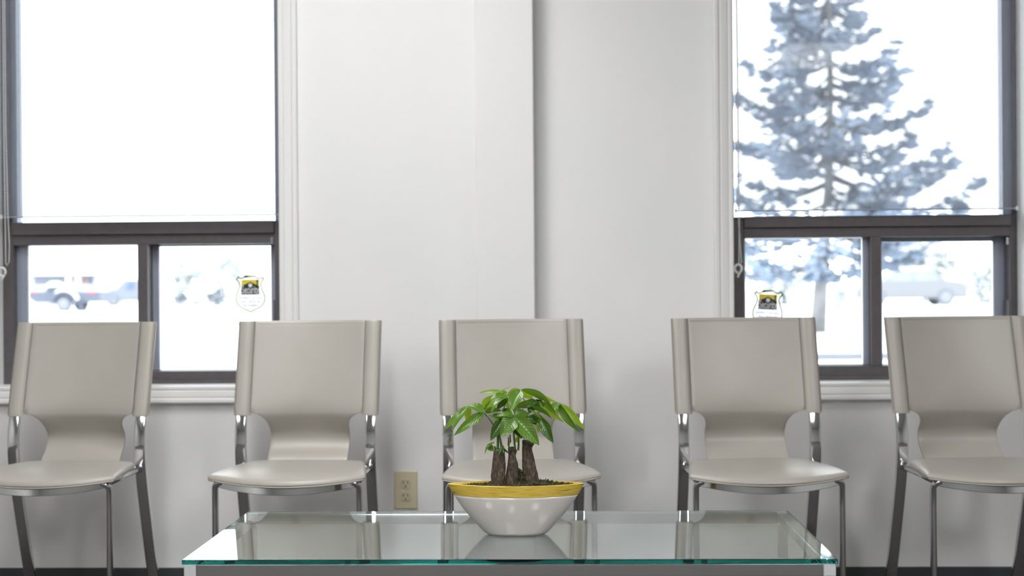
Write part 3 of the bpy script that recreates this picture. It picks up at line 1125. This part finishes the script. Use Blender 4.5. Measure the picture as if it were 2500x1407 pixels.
def pl_at(px, py, dy=0.0):
    """plant-local point at a photo pixel, dy metres behind the pot centre"""
    return P(px, py, PC.y + dy) - PC


def trunk(rows, dy, seed, name='trunk'):
    rn = random.Random(seed)
    rg = []
    n = 22
    ph = [rn.uniform(0, 6.28) for _ in range(4)]
    dense = []
    for (z0, c0, h0), (z1, c1, h1) in zip(rows, rows[1:]):
        for i in range(4):
            t = i / 4
            dense.append((z0 + (z1 - z0) * t, c0 + (c1 - c0) * t, h0 + (h1 - h0) * t))
    dense.append(rows[-1])
    for zy, zx, hw in dense:
        c = pl_at(1170 + zx / 8.276, 1050 + zy / 8.276, dy)
        r = hw / 8.276 / 1197
        ring_ = []
        for i in range(n):
            a = 2 * math.pi * i / n
            k = 1 + 0.035 * math.sin(3 * a + ph[0] + zy * 0.004) + 0.02 * math.sin(7 * a + ph[1] + zy * 0.02) + 0.015 * math.sin(zy * 0.05 + ph[2])
            ring_.append(c + Vector((math.cos(a) * r * k, math.sin(a) * r * 0.85 * k, 0.0004 * math.sin(5 * a + ph[3]))))
        rg.append(ring_)
    # slightly sunken cut top
    top = rg[-1]
    cc = sum(top, Vector()) / n
    rg.append([cc + (p - cc) * 0.7 - Vector((0, 0, 0.001)) for p in top])
    return obj(name, MB().rings(rg), 'bark', pot, smooth=True)


trunk([(1150, 392, 150), (1050, 390, 148), (900, 390, 148), (780, 395, 142), (640, 400, 132), (520, 400, 118), (450, 400, 112), (415, 402, 104)], -0.010, 1)
trunk([(1120, 655, 135), (1020, 660, 130), (860, 668, 122), (700, 675, 108), (600, 668, 88), (520, 660, 72), (470, 665, 84), (420, 668, 92), (370, 655, 76), (345, 660, 60)], -0.004, 2)
trunk([(1120, 1060, 178), (1030, 1050, 168), (900, 1035, 156), (760, 1015, 142), (600, 995, 126), (450, 972, 108), (360, 965, 100), (300, 985, 118), (255, 990, 126), (215, 950, 84), (200, 950, 70)], 0.006, 3)


def stem(pts, r0=0.0016, r1=0.0009, name='stem', mat='stem'):
    V = [pl_at(*p) for p in pts]
    # subdivide with Catmull-Rom
    out = []
    for i in range(len(V) - 1):
        p0, p1, p2, p3 = V[max(i - 1, 0)], V[i], V[i + 1], V[min(i + 2, len(V) - 1)]
        for k in range(5):
            t = k / 5
            out.append(0.5 * ((2 * p1) + (p2 - p0) * t + (2 * p0 - 5 * p1 + 4 * p2 - p3) * t * t + (3 * p1 - p0 - 3 * p2 + p3) * t ** 3))
    out.append(V[-1])
    rs = [r0 + (r1 - r0) * i / (len(out) - 1) for i in range(len(out))]
    return obj(name, MB().tube(out, rs, 7), mat, pot, smooth=True)


# stubby shoots rising from the cut trunks
for pts, r0, r1 in (([(1215, 1098, -.010), (1215.5, 1078, -.010), (1215, 1060, -.008)], .0030, .0023), ([(1225, 1096, -.012), (1222, 1078, -.012), (1219, 1062, -.01)], .0030, .0018),
                    ([(1210, 1104, -.013), (1207.5, 1090, -.014)], .0026, .0022), ([(1228, 1104, -.008), (1229, 1088, -.008)], .0020, .0012),
                    ([(1243, 1096, -.006), (1241.5, 1082, -.006), (1241, 1068, -.006)], .0018, .0014), ([(1258, 1100, -.008), (1256, 1082, -.008), (1254, 1055, -.008)], .0024, .0018),
                    ([(1265, 1100, -.004), (1266, 1084, -.004), (1266, 1064, -.004)], .0024, .0017), ([(1246, 1080, .0), (1245, 1062, .0)], .0016, .0013)):
    stem(pts, r0, r1, 'shoot')
# petioles up to the leaf clusters
for pts, r0 in (([(1215, 1062, -.008), (1205, 1040, -.01), (1192, 1020, -.012), (1181, 1007, -.014)], .0016),
                ([(1216, 1062, -.006), (1200, 1030, .0), (1170, 1000, .004), (1144, 991, .0)], .0012),
                ([(1219, 1062, -.008), (1228, 1020, .004), (1232, 985, .008), (1237, 964, .004)], .0015),
                ([(1254, 1056, -.008), (1262, 1020, .0), (1268, 985, .0), (1271, 953, -.004)], .0015),
                ([(1254, 1056, -.008), (1256, 1035, -.024), (1258, 1016, -.036)], .0015),
                ([(1266, 1064, -.004), (1290, 1020, .01), (1330, 1002, .012), (1361, 983, .006)], .0011),
                ([(1266, 1064, -.004), (1285, 1035, -.008), (1308, 1020, -.014), (1320, 1023, -.02)], .0012),
                ([(1266, 1066, -.002), (1285, 1020, .012), (1305, 985, .02), (1309, 977, .02)], .0012),
                ([(1254, 1056, -.006), (1280, 990, .004), (1276, 970, .002), (1273, 955, -.002)], .0009)):
    stem(pts, r0, 0.0008, 'petiole')

LEAF_NO = [0]


def leaf(crop, base, tip, w, d0=0.0, d1=0.0, mat='leaf_mid', tilt=0.0, droop=0.12, fold=0.18):
    ox, oy, sc = crop
    B = pl_at(ox + base[0] / sc, oy + base[1] / sc, d0)
    T_ = pl_at(ox + tip[0] / sc, oy + tip[1] / sc, d1)
    ax = T_ - B
    Ln = ax.length
    axn = ax.normalized()
    view = Vector((0, -1, 0.12))
    side = axn.cross(view)
    if side.length < 1e-4:
        side = Vector((1, 0, 0))
    side.normalize()
    side = (Matrix.Rotation(tilt, 3, axn) @ side)
    nrm = side.cross(axn).normalized()
    if nrm.dot(Vector((0, -0.4, 1))) < 0:
        nrm = -nrm
    hw = w / sc / 1197 / 2
    NS, NC = 10, 6
    V, F, UV = [], [], []
    rn = random.Random(LEAF_NO[0] * 7 + 3)
    LEAF_NO[0] += 1
    ph, am = rn.uniform(0, 6.28), rn.uniform(0.02, 0.05)
    for i in range(NS + 1):
        t = i / NS
        prof = (math.sin(math.pi * t ** 0.82)) ** 0.75 * (1 - 0.28 * t) * 1.16 if 0 < t < 1 else 0.0
        prof = max(prof, 0.02 if i in (0, NS) else 0)
        arch = math.sin(math.pi * t) * droop * Ln
        for j in range(NC + 1):
            q = -1 + 2 * j / NC
            p = B + ax * t + nrm * arch + side * (q * hw * prof) + nrm * (abs(q) * hw * prof * fold * 2 - fold * hw * prof) + nrm * (am * hw * 2 * math.sin(9 * t + ph + q * 2) * abs(q))
            V.append(p)
            UV.append((j / NC, t))
    n = NC + 1
    for i in range(NS):
        for j in range(NC):
            F.append((i * n + j, i * n + j + 1, (i + 1) * n + j + 1, (i + 1) * n + j))
    me = bpy.data.meshes.new('leaf')
    me.from_pydata([tuple(v) for v in V], [], F)
    me.polygons.foreach_set('use_smooth', [True] * len(F))
    ul = me.uv_layers.new(name='UVMap')
    for lp in me.loops:
        ul.data[lp.index].uv = UV[lp.vertex_index]
    me.materials.append(M[mat])
    return link('leaf', me, pot)


A = (1070, 930, 7.035)
B_ = (1230, 930, 7.033)
m, dk, li = 'leaf_mid', 'leaf_dark', 'leaf_lime'
# left outer cluster
leaf(A, (520, 430), (55, 955), 75, 0.0, -0.012, m, 0.9, 0.10, 0.3)
leaf(A, (512, 436), (238, 860), 150, -0.002, -0.022, m, 0.55, 0.10)
leaf(A, (525, 440), (480, 690), 120, 0.006, 0.012, li, -0.4, 0.06)
leaf(A, (500, 440), (140, 830), 95, 0.008, 0.012, li, 0.2, 0.10)
# second left cluster
leaf(A, (785, 540), (515, 425), 190, -0.012, -0.004, m, 0.7, 0.14)
leaf(A, (785, 548), (268, 942), 165, -0.012, -0.030, m, 0.15, 0.08)
leaf(A, (790, 552), (705, 735), 95, -0.014, -0.030, m, 0.9, 0.10)
leaf(A, (785, 530), (905, 335), 70, -0.010, -0.006, m, 1.0, 0.05)
leaf(A, (795, 538), (1090, 515), 120, -0.012, -0.014, m, 0.6, 0.14)
leaf(A, (775, 480), (970, 250), 210, 0.016, 0.020, li, 0.1, 0.10)
leaf(A, (775, 520), (640, 385), 90, 0.012, 0.02, li, 0.2, 0.10)
# upper-left cluster
leaf(A, (1190, 270), (880, 325), 150, 0.0, -0.010, m, 0.85, 0.14)
leaf(A, (1195, 275), (890, 580), 120, -0.010, -0.034, m, 0.95, 0.14)
leaf(A, (1120, 195), (700, 210), 70, 0.006, 0.012, li, 0.4, 0.10)
leaf(A, (965, 255), (1270, 85), 30, 0.010, 0.004, li, 0.9, 0.03)
leaf(A, (1180, 215), (960, 260), 90, 0.012, 0.018, li, 0.3, 0.08)
leaf(A, (1180, 215), (1080, 180), 60, 0.006, 0.010, m, 0.7, 0.05)
leaf(A, (1190, 280), (1000, 500), 120, 0.014, 0.02, dk, 0.2, 0.06)
leaf(A, (1200, 290), (1190, 480), 130, 0.012, 0.02, li, 0.1, 0.05)
# top cluster
leaf(A, (1405, 150), (1180, 265), 110, -0.002, 0.010, li, 0.3, 0.16)
leaf(A, (1405, 155), (1230, 520), 235, -0.008, -0.034, m, 0.25, 0.06)
leaf(B_, (295, 150), (840, 450), 150, -0.004, -0.014, m, 0.75, 0.14)
leaf(B_, (300, 160), (500, 300), 150, 0.008, 0.018, li, 0.2, 0.05)
leaf(B_, (570, 205), (905, 365), 80, 0.014, 0.016, li, 0.5, 0.10)
leaf(B_, (520, 260), (800, 370), 80, 0.010, 0.012, m, 0.5, 0.10)
# front cluster
leaf(A, (1315, 612), (1075, 950), 290, -0.036, -0.056, m, 0.1, 0.05)
leaf(A, (1310, 612), (990, 610), 130, -0.034, -0.034, m, 0.75, 0.14)
leaf(B_, (195, 612), (608, 1108), 275, -0.036, -0.056, m, -0.1, 0.05)
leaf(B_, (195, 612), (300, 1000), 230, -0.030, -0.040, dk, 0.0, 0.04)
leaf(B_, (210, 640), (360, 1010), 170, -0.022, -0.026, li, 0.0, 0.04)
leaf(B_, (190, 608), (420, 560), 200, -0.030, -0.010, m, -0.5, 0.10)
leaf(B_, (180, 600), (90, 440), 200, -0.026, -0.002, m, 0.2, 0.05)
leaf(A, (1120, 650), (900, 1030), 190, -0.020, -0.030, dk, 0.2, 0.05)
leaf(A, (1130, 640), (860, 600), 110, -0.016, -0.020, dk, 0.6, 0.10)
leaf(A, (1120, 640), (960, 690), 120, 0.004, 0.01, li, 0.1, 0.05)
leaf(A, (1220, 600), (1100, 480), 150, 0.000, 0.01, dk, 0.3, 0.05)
# right outer cluster
leaf(B_, (932, 370), (865, 495), 165, 0.004, -0.012, m, 0.55, 0.10)
leaf(B_, (935, 375), (1312, 885), 150, 0.004, -0.016, m, 0.65, 0.10)
leaf(B_, (950, 385), (1388, 840), 140, 0.010, 0.012, li, -0.1, 0.12)
leaf(B_, (910, 470), (925, 570), 60, 0.010, 0.014, li, 0.1, 0.05)
leaf(B_, (600, 350), (1032, 715), 120, 0.012, 0.006, li, 0.4, 0.06)
leaf(B_, (620, 370), (900, 560), 110, 0.008, 0.002, m, 0.8, 0.08)
# right inner cluster
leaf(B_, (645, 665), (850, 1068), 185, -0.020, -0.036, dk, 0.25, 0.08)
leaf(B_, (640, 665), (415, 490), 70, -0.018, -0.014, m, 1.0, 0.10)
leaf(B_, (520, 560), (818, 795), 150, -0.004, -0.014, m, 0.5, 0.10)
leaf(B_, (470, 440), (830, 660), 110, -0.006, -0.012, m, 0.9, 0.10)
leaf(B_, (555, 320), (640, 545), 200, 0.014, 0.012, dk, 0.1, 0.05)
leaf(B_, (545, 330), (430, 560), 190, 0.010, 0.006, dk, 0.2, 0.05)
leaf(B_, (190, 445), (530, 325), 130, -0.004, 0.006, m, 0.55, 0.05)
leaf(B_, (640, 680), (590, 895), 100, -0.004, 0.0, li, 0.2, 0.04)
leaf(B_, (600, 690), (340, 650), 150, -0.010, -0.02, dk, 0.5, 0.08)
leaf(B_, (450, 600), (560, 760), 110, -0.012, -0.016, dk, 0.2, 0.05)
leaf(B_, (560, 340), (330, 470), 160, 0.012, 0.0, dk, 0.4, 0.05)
# small shoots at the first trunk
leaf(A, (960, 1065), (800, 1262), 60, -0.014, -0.024, m, 0.7, 0.25)
leaf(A, (870, 1110), (950, 1215), 110, -0.014, -0.02, m, 0.2, 0.05)
leaf(A, (970, 1062), (840, 1110), 40, -0.012, -0.02, m, 0.8, 0.05)
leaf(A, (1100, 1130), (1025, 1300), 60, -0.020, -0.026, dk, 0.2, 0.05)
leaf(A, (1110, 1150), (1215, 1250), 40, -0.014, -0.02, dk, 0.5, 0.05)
leaf(A, (1115, 1120), (1125, 1250), 50, -0.016, -0.024, m, 0.4, 0.05)
leaf(A, (1240, 1050), (1180, 1110), 45, 0.004, 0.004, li, 0.2, 0.05)
leaf(A, (1330, 1060), (1370, 950), 70, 0.006, 0.006, li, 0.2, 0.05)

# ------------------------------------------------------------------ outdoors: snowy lot seen through the glass
GZ = 0.08
tag(boxobj('snow_ground', (-150, WT + 0.02, GZ - 0.3), (150, 230, GZ), 'snow'), 'snow covered ground outside the windows', kind='structure')


def gdepth(px, py):
    d = ray(px, py)
    return CAM.y + d.y * (GZ - CAM.z) / d.z


M['asphalt'] = plain('wet_asphalt', (0.085, 0.095, 0.125), 0.8, var=0.3, vscale=4)
M['slush'] = plain('packed_snow', (0.20, 0.21, 0.235), 0.8)
for nm_, m_, xa, xb, ya, yb, lb_ in (('path_strip', 'asphalt', 1880, 2260, 880, 863, 'strip of bare asphalt in the snow close to the right window'),
                                     ('road_strip', 'slush', 360, 760, 797, 786, 'packed snow lane crossing the lot beyond the left window')):
    xm = (xa + xb) / 2
    g0, g1 = gdepth(xm, ya), gdepth(xm, yb)
    tag(boxobj(nm_, (P(xa, ya, g0).x, g0, GZ - 0.05), (P(xb, ya, g0).x, g1, GZ + 0.006), m_), lb_, kind='structure')


def spruce(Y, px_trunk):
    base = P(px_trunk, 800, Y)
    r = empty('spruce_tree', (base.x, Y, GZ))
    tag(r, 'blue spruce with snow in its branches outside the right window', 'tree')
    rn = random.Random(5)
    HT = 7.9
    tp = [(0.0 - 0.22, 0, 0), (-0.16, 0, 0.8), (-0.12, 0, 1.4), (0.0, 0, 2.6), (0.04, 0, 4.5), (0.02, 0, 6.5), (0, 0, HT)]
    obj('trunk', MB().tube(tp, [0.155, 0.130, 0.118, 0.085, 0.060, 0.038, 0.012], 10), 'tbark', r, smooth=True)
    fol, br, sn = MB(), MB(), MB()
    z = 1.35
    while z < HT - 0.1:
        reach = 0.20 + (HT - z) * 0.43
        if z < 2.2:
            reach *= 0.9
        nb = 6
        for i in range(nb):
            a = rn.uniform(0, 2 * math.pi)
            R_ = reach * rn.uniform(0.62, 1.08)
            zz = z + rn.uniform(-0.14, 0.14)
            ca, sa = math.cos(a), math.sin(a)
            pts = []
            for k in range(9):
                t = k / 8
                h = zz - 0.16 * R_ * math.sin(math.pi * t * 0.9) + 0.16 * R_ * t ** 2
                pts.append(Vector((ca * R_ * t, sa * R_ * t, h)))
            br.tube(pts, [0.035 * (1 - 0.8 * k / 8) for k in range(9)], 4)
            side = Vector((-sa, ca, 0))
            nt = int(16 * R_) + 8
            for q in range(nt):
                t = rn.uniform(0.22, 1.0)
                f_ = t * 8
                i0 = min(7, int(f_))
                p = pts[i0].lerp(pts[i0 + 1], f_ - i0)
                wl = 0.26 * R_ * (1.05 - t) + 0.08
                off = side * rn.uniform(-wl, wl) + Vector((0, 0, rn.uniform(-0.14, 0.06)))
                c = p + off
                s = rn.uniform(0.07, 0.17)
                d = (Vector((ca, sa, 0)) * 0.8 + side * (1 if off.dot(side) > 0 else -1) * 0.7 + Vector((0, 0, rn.uniform(-0.35, 0.25)))).normalized()
                e = d.cross(Vector((rn.uniform(-1, 1), rn.uniform(-1, 1), rn.uniform(-1, 1)))).normalized()
                g = d.cross(e)
                L_ = s * 2.3
                fol.add([c - d * L_ * 0.4, c + e * s * 0.55, c + d * L_ * 0.6, c - e * s * 0.55, c + g * s * 0.5, c - g * s * 0.5],
                        [(0, 1, 2, 3), (0, 4, 2, 5)])
                if rn.random() < 0.18:
                    o = c + Vector((0, 0, s * 0.45))
                    sn.add([o - d * s * 0.9, o + side * s * 0.7, o + d * s * 0.9, o - side * s * 0.7, o + Vector((0, 0, s * 0.4))],
                           [(0, 1, 4), (1, 2, 4), (2, 3, 4), (3, 0, 4), (3, 2, 1, 0)])
        z += 0.36 if z < 5 else 0.28
    obj('branches', br, 'branch', r)['kind'] = 'stuff'
    obj('foliage', fol, 'needle', r)['kind'] = 'stuff'
    obj('snow_load', sn, 'snow', r)['kind'] = 'stuff'


spruce(gdepth(1998, 812), 2026)


def wheel(parent, c, rad_, w, name='wheel'):
    mb = MB()
    n = 24
    rg = []
    for y, k in ((-w / 2, 0.62), (-w / 2, 0.9), (-w / 2 + 0.03, 1.0), (w / 2 - 0.03, 1.0), (w / 2, 0.9), (w / 2, 0.62)):
        rg.append([(c[0] + rad_ * k * math.cos(2 * math.pi * i / n), c[1] + y, c[2] + rad_ * k * math.sin(2 * math.pi * i / n)) for i in range(n)])
    wh = obj(name, MB().rings(rg), 'tyre', parent)
    rg = []
    for y, k in ((-w / 2 - 0.02, 0.2), (-w / 2 - 0.005, 0.68), (w / 2 + 0.005, 0.68)):
        rg.append([(c[0] + rad_ * k * math.cos(2 * math.pi * i / n), c[1] + y, c[2] + rad_ * k * math.sin(2 * math.pi * i / n)) for i in range(n)])
    obj('hub', MB().rings(rg), 'hub', wh)
    return wh


def prism(pts, y0, y1):
    n = len(pts)
    return MB().add([(x, y0, z) for x, z in pts] + [(x, y1, z) for x, z in pts],
                    [tuple(range(n)), tuple(range(2 * n - 1, n - 1, -1))] + [(i, (i + 1) % n, (i + 1) % n + n, i + n) for i in range(n)])


# silver car
def make_car():
    Y = gdepth(2215, 746)
    c = P(2215, 746, Y)
    r = empty('parked_car', (c.x, Y, c.z))
    tag(r, 'silver car parked in the snow beyond the right window', 'car')
    body = [(-2.15, 0.28), (-2.2, 0.62), (-1.95, 0.86), (-1.2, 0.95), (-0.55, 1.38), (0.65, 1.42), (1.35, 1.02), (2.0, 0.92), (2.2, 0.65), (2.15, 0.28)]
    obj('body', prism(body, -0.85, 0.85), 'car', r, bevel=0.08, seg=3)
    obj('side_window', prism([(-1.0, 0.97), (-0.5, 1.30), (0.0, 1.33), (0.0, 0.97)], -0.865, -0.84), 'car_glass', r)
    obj('side_window', prism([(0.06, 0.97), (0.06, 1.33), (0.55, 1.33), (1.1, 1.0)], -0.865, -0.84), 'car_glass', r)
    obj('roof_snow', prism([(-0.62, 1.36), (-0.5, 1.47), (0.6, 1.52), (0.75, 1.38)], -0.8, 0.8), 'snow', r, bevel=0.05, seg=2)
    for x in (-1.35, 1.3):
        for y in (-0.78, 0.78):
            wheel(r, (x, y, 0.32), 0.33, 0.2)


make_car()


def make_trailer():
    Y = gdepth(160, 761)
    c = P(160, 761, Y)
    r = empty('utility_trailer', (c.x, Y, c.z))
    tag(r, 'dark flatbed trailer with a snow capped wheel arch beyond the left window', 'trailer')
    obj('bed', prism([(-1.5, 0.82), (-1.5, 0.55), (-1.2, 0.36), (1.4, 0.36), (1.4, 0.80)], 0.0, 1.8), 'trailer', r)
    obj('load', prism([(-0.95, 0.80), (-0.85, 1.02), (-0.5, 1.05), (-0.35, 0.80)], 0.3, 1.3), 'trailer', r, bevel=0.05)
    obj('load_snow', prism([(-0.98, 1.0), (-0.7, 1.2), (-0.4, 1.02)], 0.3, 1.3), 'snow', r)
    fe = [(0.55 * math.cos(a), 0.30 + 0.55 * math.sin(a)) for a in [i * math.pi / 10 for i in range(11)]]
    fi = [(0.42 * math.cos(a), 0.30 + 0.42 * math.sin(a)) for a in [i * math.pi / 10 for i in range(10, -1, -1)]]
    obj('fender', prism(fe + fi, -0.25, 0.02), 'trailer', r)
    fs = [(0.60 * math.cos(a), 0.32 + 0.58 * math.sin(a)) for a in [i * math.pi / 10 for i in range(1, 8)]]
    fs2 = [(0.55 * math.cos(a), 0.30 + 0.55 * math.sin(a)) for a in [i * math.pi / 10 for i in range(7, 0, -1)]]
    obj('fender_snow', prism(fs + fs2, -0.24, 0.02), 'snow', r)
    wheel(r, (0.0, -0.14, 0.29), 0.31, 0.2)
    wheel(r, (0.0, 1.9, 0.29), 0.31, 0.2)
    obj('reflector', MB().box((-1.45, -0.03, 0.74), (-1.15, 0.0, 0.83)), 'red', r)
    obj('reflector', MB().box((0.9, -0.03, 0.70), (1.2, 0.0, 0.80)), 'red', r)
    obj('jack', MB().tube([(0.66, -0.1, 0.4), (0.66, -0.1, 0.12), (0.5, -0.1, 0.06), (0.9, -0.1, 0.06)], 0.06, 6), 'trailer', r)


make_trailer()


def make_building():
    Y = 72.0
    r = empty('low_building', (P(160, 720, Y).x, Y, GZ))
    tag(r, 'low building with red brick panels and white columns far beyond the left window', 'building')
    L = Vector(r.location)

    def q(name, px0, py0, px1, py1, d0, d1, mat):
        a, b = P(px0, py0, Y) - L, P(px1, py1, Y) - L
        return obj(name, MB().box((a.x, d0, min(a.z, b.z)), (b.x, d1, max(a.z, b.z))), mat, r)
    q('wall', 72, 670, 236, 750, 0.0, 5.0, 'bwhite')
    q('roof', 66, 666, 240, 671, -0.8, 5.4, 'snow')
    q('fascia', 70, 669, 238, 675, -0.5, 0.0, 'bgrey')
    q('window', 84, 676, 157, 696, -0.08, 0.02, 'bgrey')
    for a, b in ((157, 167), (180, 190), (202, 218)):
        q('brick_panel', a, 675, b, 693, -0.1, 0.02, 'brick')
    q('doorway', 218, 676, 228, 695, -0.1, 0.02, 'bdark')
    for a, b in ((168, 179), (191, 201)):
        q('column', a, 671, b, 700, -0.45, -0.2, 'trim')


make_building()


def make_van():
    Y = gdepth(300, 748)
    c = P(300, 748, Y)
    r = empty('snowy_van', (c.x, Y, c.z))
    tag(r, 'grey van half buried in snow beyond the left window', 'van')
    obj('body', prism([(-1.0, 0.25), (-1.0, 0.75), (-0.3, 0.95), (0.1, 1.35), (1.6, 1.35), (1.6, 0.25)], 0, 1.8), 'van', r, bevel=0.06)
    obj('side_window', prism([(0.15, 0.85), (0.3, 1.25), (0.62, 1.25), (0.62, 0.85)], -0.02, 0.01), 'bdark', r)
    obj('roof_snow', prism([(-0.3, 0.97), (0.1, 1.36), (1.6, 1.36), (1.55, 1.5), (0.2, 1.5)], 0, 1.8), 'snow', r, bevel=0.05)
    for x in (-0.5, 1.1):
        wheel(r, (x, 0.05, 0.28), 0.3, 0.2)
    obj('snow_pile', MB().sphere((-1.3, -0.5, 0.2), 0.45, 12, 8), 'snow', r, smooth=True)


make_van()


def shrub(px0, px1, py0, py1, Y, label, mat='shrub', n=420, name='frosted_shrub', seed=1, trunk_=False, cat='shrub', grp='frosted shrubs beyond the left window'):
    Y = gdepth((px0 + px1) / 2, py1)
    c = P((px0 + px1) / 2, py1, Y)
    t = P((px0 + px1) / 2, py0, Y)
    w = abs(P(px1, py1, Y).x - P(px0, py1, Y).x) / 2
    h = t.z - c.z
    r = empty(name, (c.x, Y, c.z))
    tag(r, label, cat, grp)
    rn = random.Random(seed)
    mb = MB()
    for i in range(n):
        v = Vector((rn.gauss(0, 1), rn.gauss(0, 1), rn.gauss(0, 1))).normalized() * rn.random() ** 0.4
        p = Vector((v.x * w, v.y * w, h * (0.5 + 0.5 * v.z) if not trunk_ else h * (0.62 + 0.38 * v.z)))
        s = rn.uniform(0.05, 0.13) * h
        a = Vector((rn.gauss(0, 1), rn.gauss(0, 1), rn.gauss(0, 1))).normalized()
        b = a.cross(Vector((rn.gauss(0, 1), rn.gauss(0, 1), rn.gauss(0, 1)))).normalized()
        mb.add([p - a * s, p + b * s * 0.6, p + a * s, p - b * s * 0.6], [(0, 1, 2, 3)])
    obj('foliage', mb, mat, r)['kind'] = 'stuff'
    sm = MB()
    k = 3 if not trunk_ else 1
    for i in range(k):
        sm.tube([(rn.uniform(-.1, .1) * w, 0, 0), (rn.uniform(-.3, .3) * w if k > 1 else 0, 0, h * 0.55)], [0.03 * h, 0.012 * h], 6)
    obj('stems', sm, 'branch', r)


shrub(422, 462, 712, 748, 50, 'small round frosted shrub beyond the left window', seed=2)
shrub(500, 560, 700, 748, 50, 'broad frosted shrub nearest the shield sticker in the left window', seed=3)
shrub(462, 500, 728, 748, 52, 'lowest frosted shrub, between two others beyond the left window', seed=4)
shrub(480, 640, 610, 740, 85, 'pale leafless tree far off behind the shrubs in the left window', 'hazy_frost', 240, 'bare_tree', 6, True, 'tree', 'distant trees')
shrub(390, 500, 640, 742, 95, 'pale rounded tree far off at the mullion of the left window', 'hazy_frost', 300, 'bare_tree', 7, True, 'tree', 'distant trees')
shrub(2170, 2330, 585, 740, 80, 'haze-toned frosted tree above the parked car', 'hazy_frost', 420, 'hazy_frosted_tree', 8, True, 'tree', 'distant trees')
shrub(1840, 1990, 640, 745, 70, 'haze-toned frosted bush behind the spruce trunk', 'hazy_frost', 420, 'hazy_frosted_bush', 9, False, 'bush', 'distant trees')
shrub(2030, 2076, 695, 752, 60, 'low haze-toned frosted bush between spruce trunk and car', 'hazy_frost', 300, 'hazy_frosted_bush', 10, False, 'bush', 'distant trees')
shrub(2340, 2480, 640, 742, 90, 'pale hedge at the far right edge of the snowy lot', 'hazy_frost', 420, 'hazy_frosted_hedge', 12, False, 'hedge', 'distant trees')
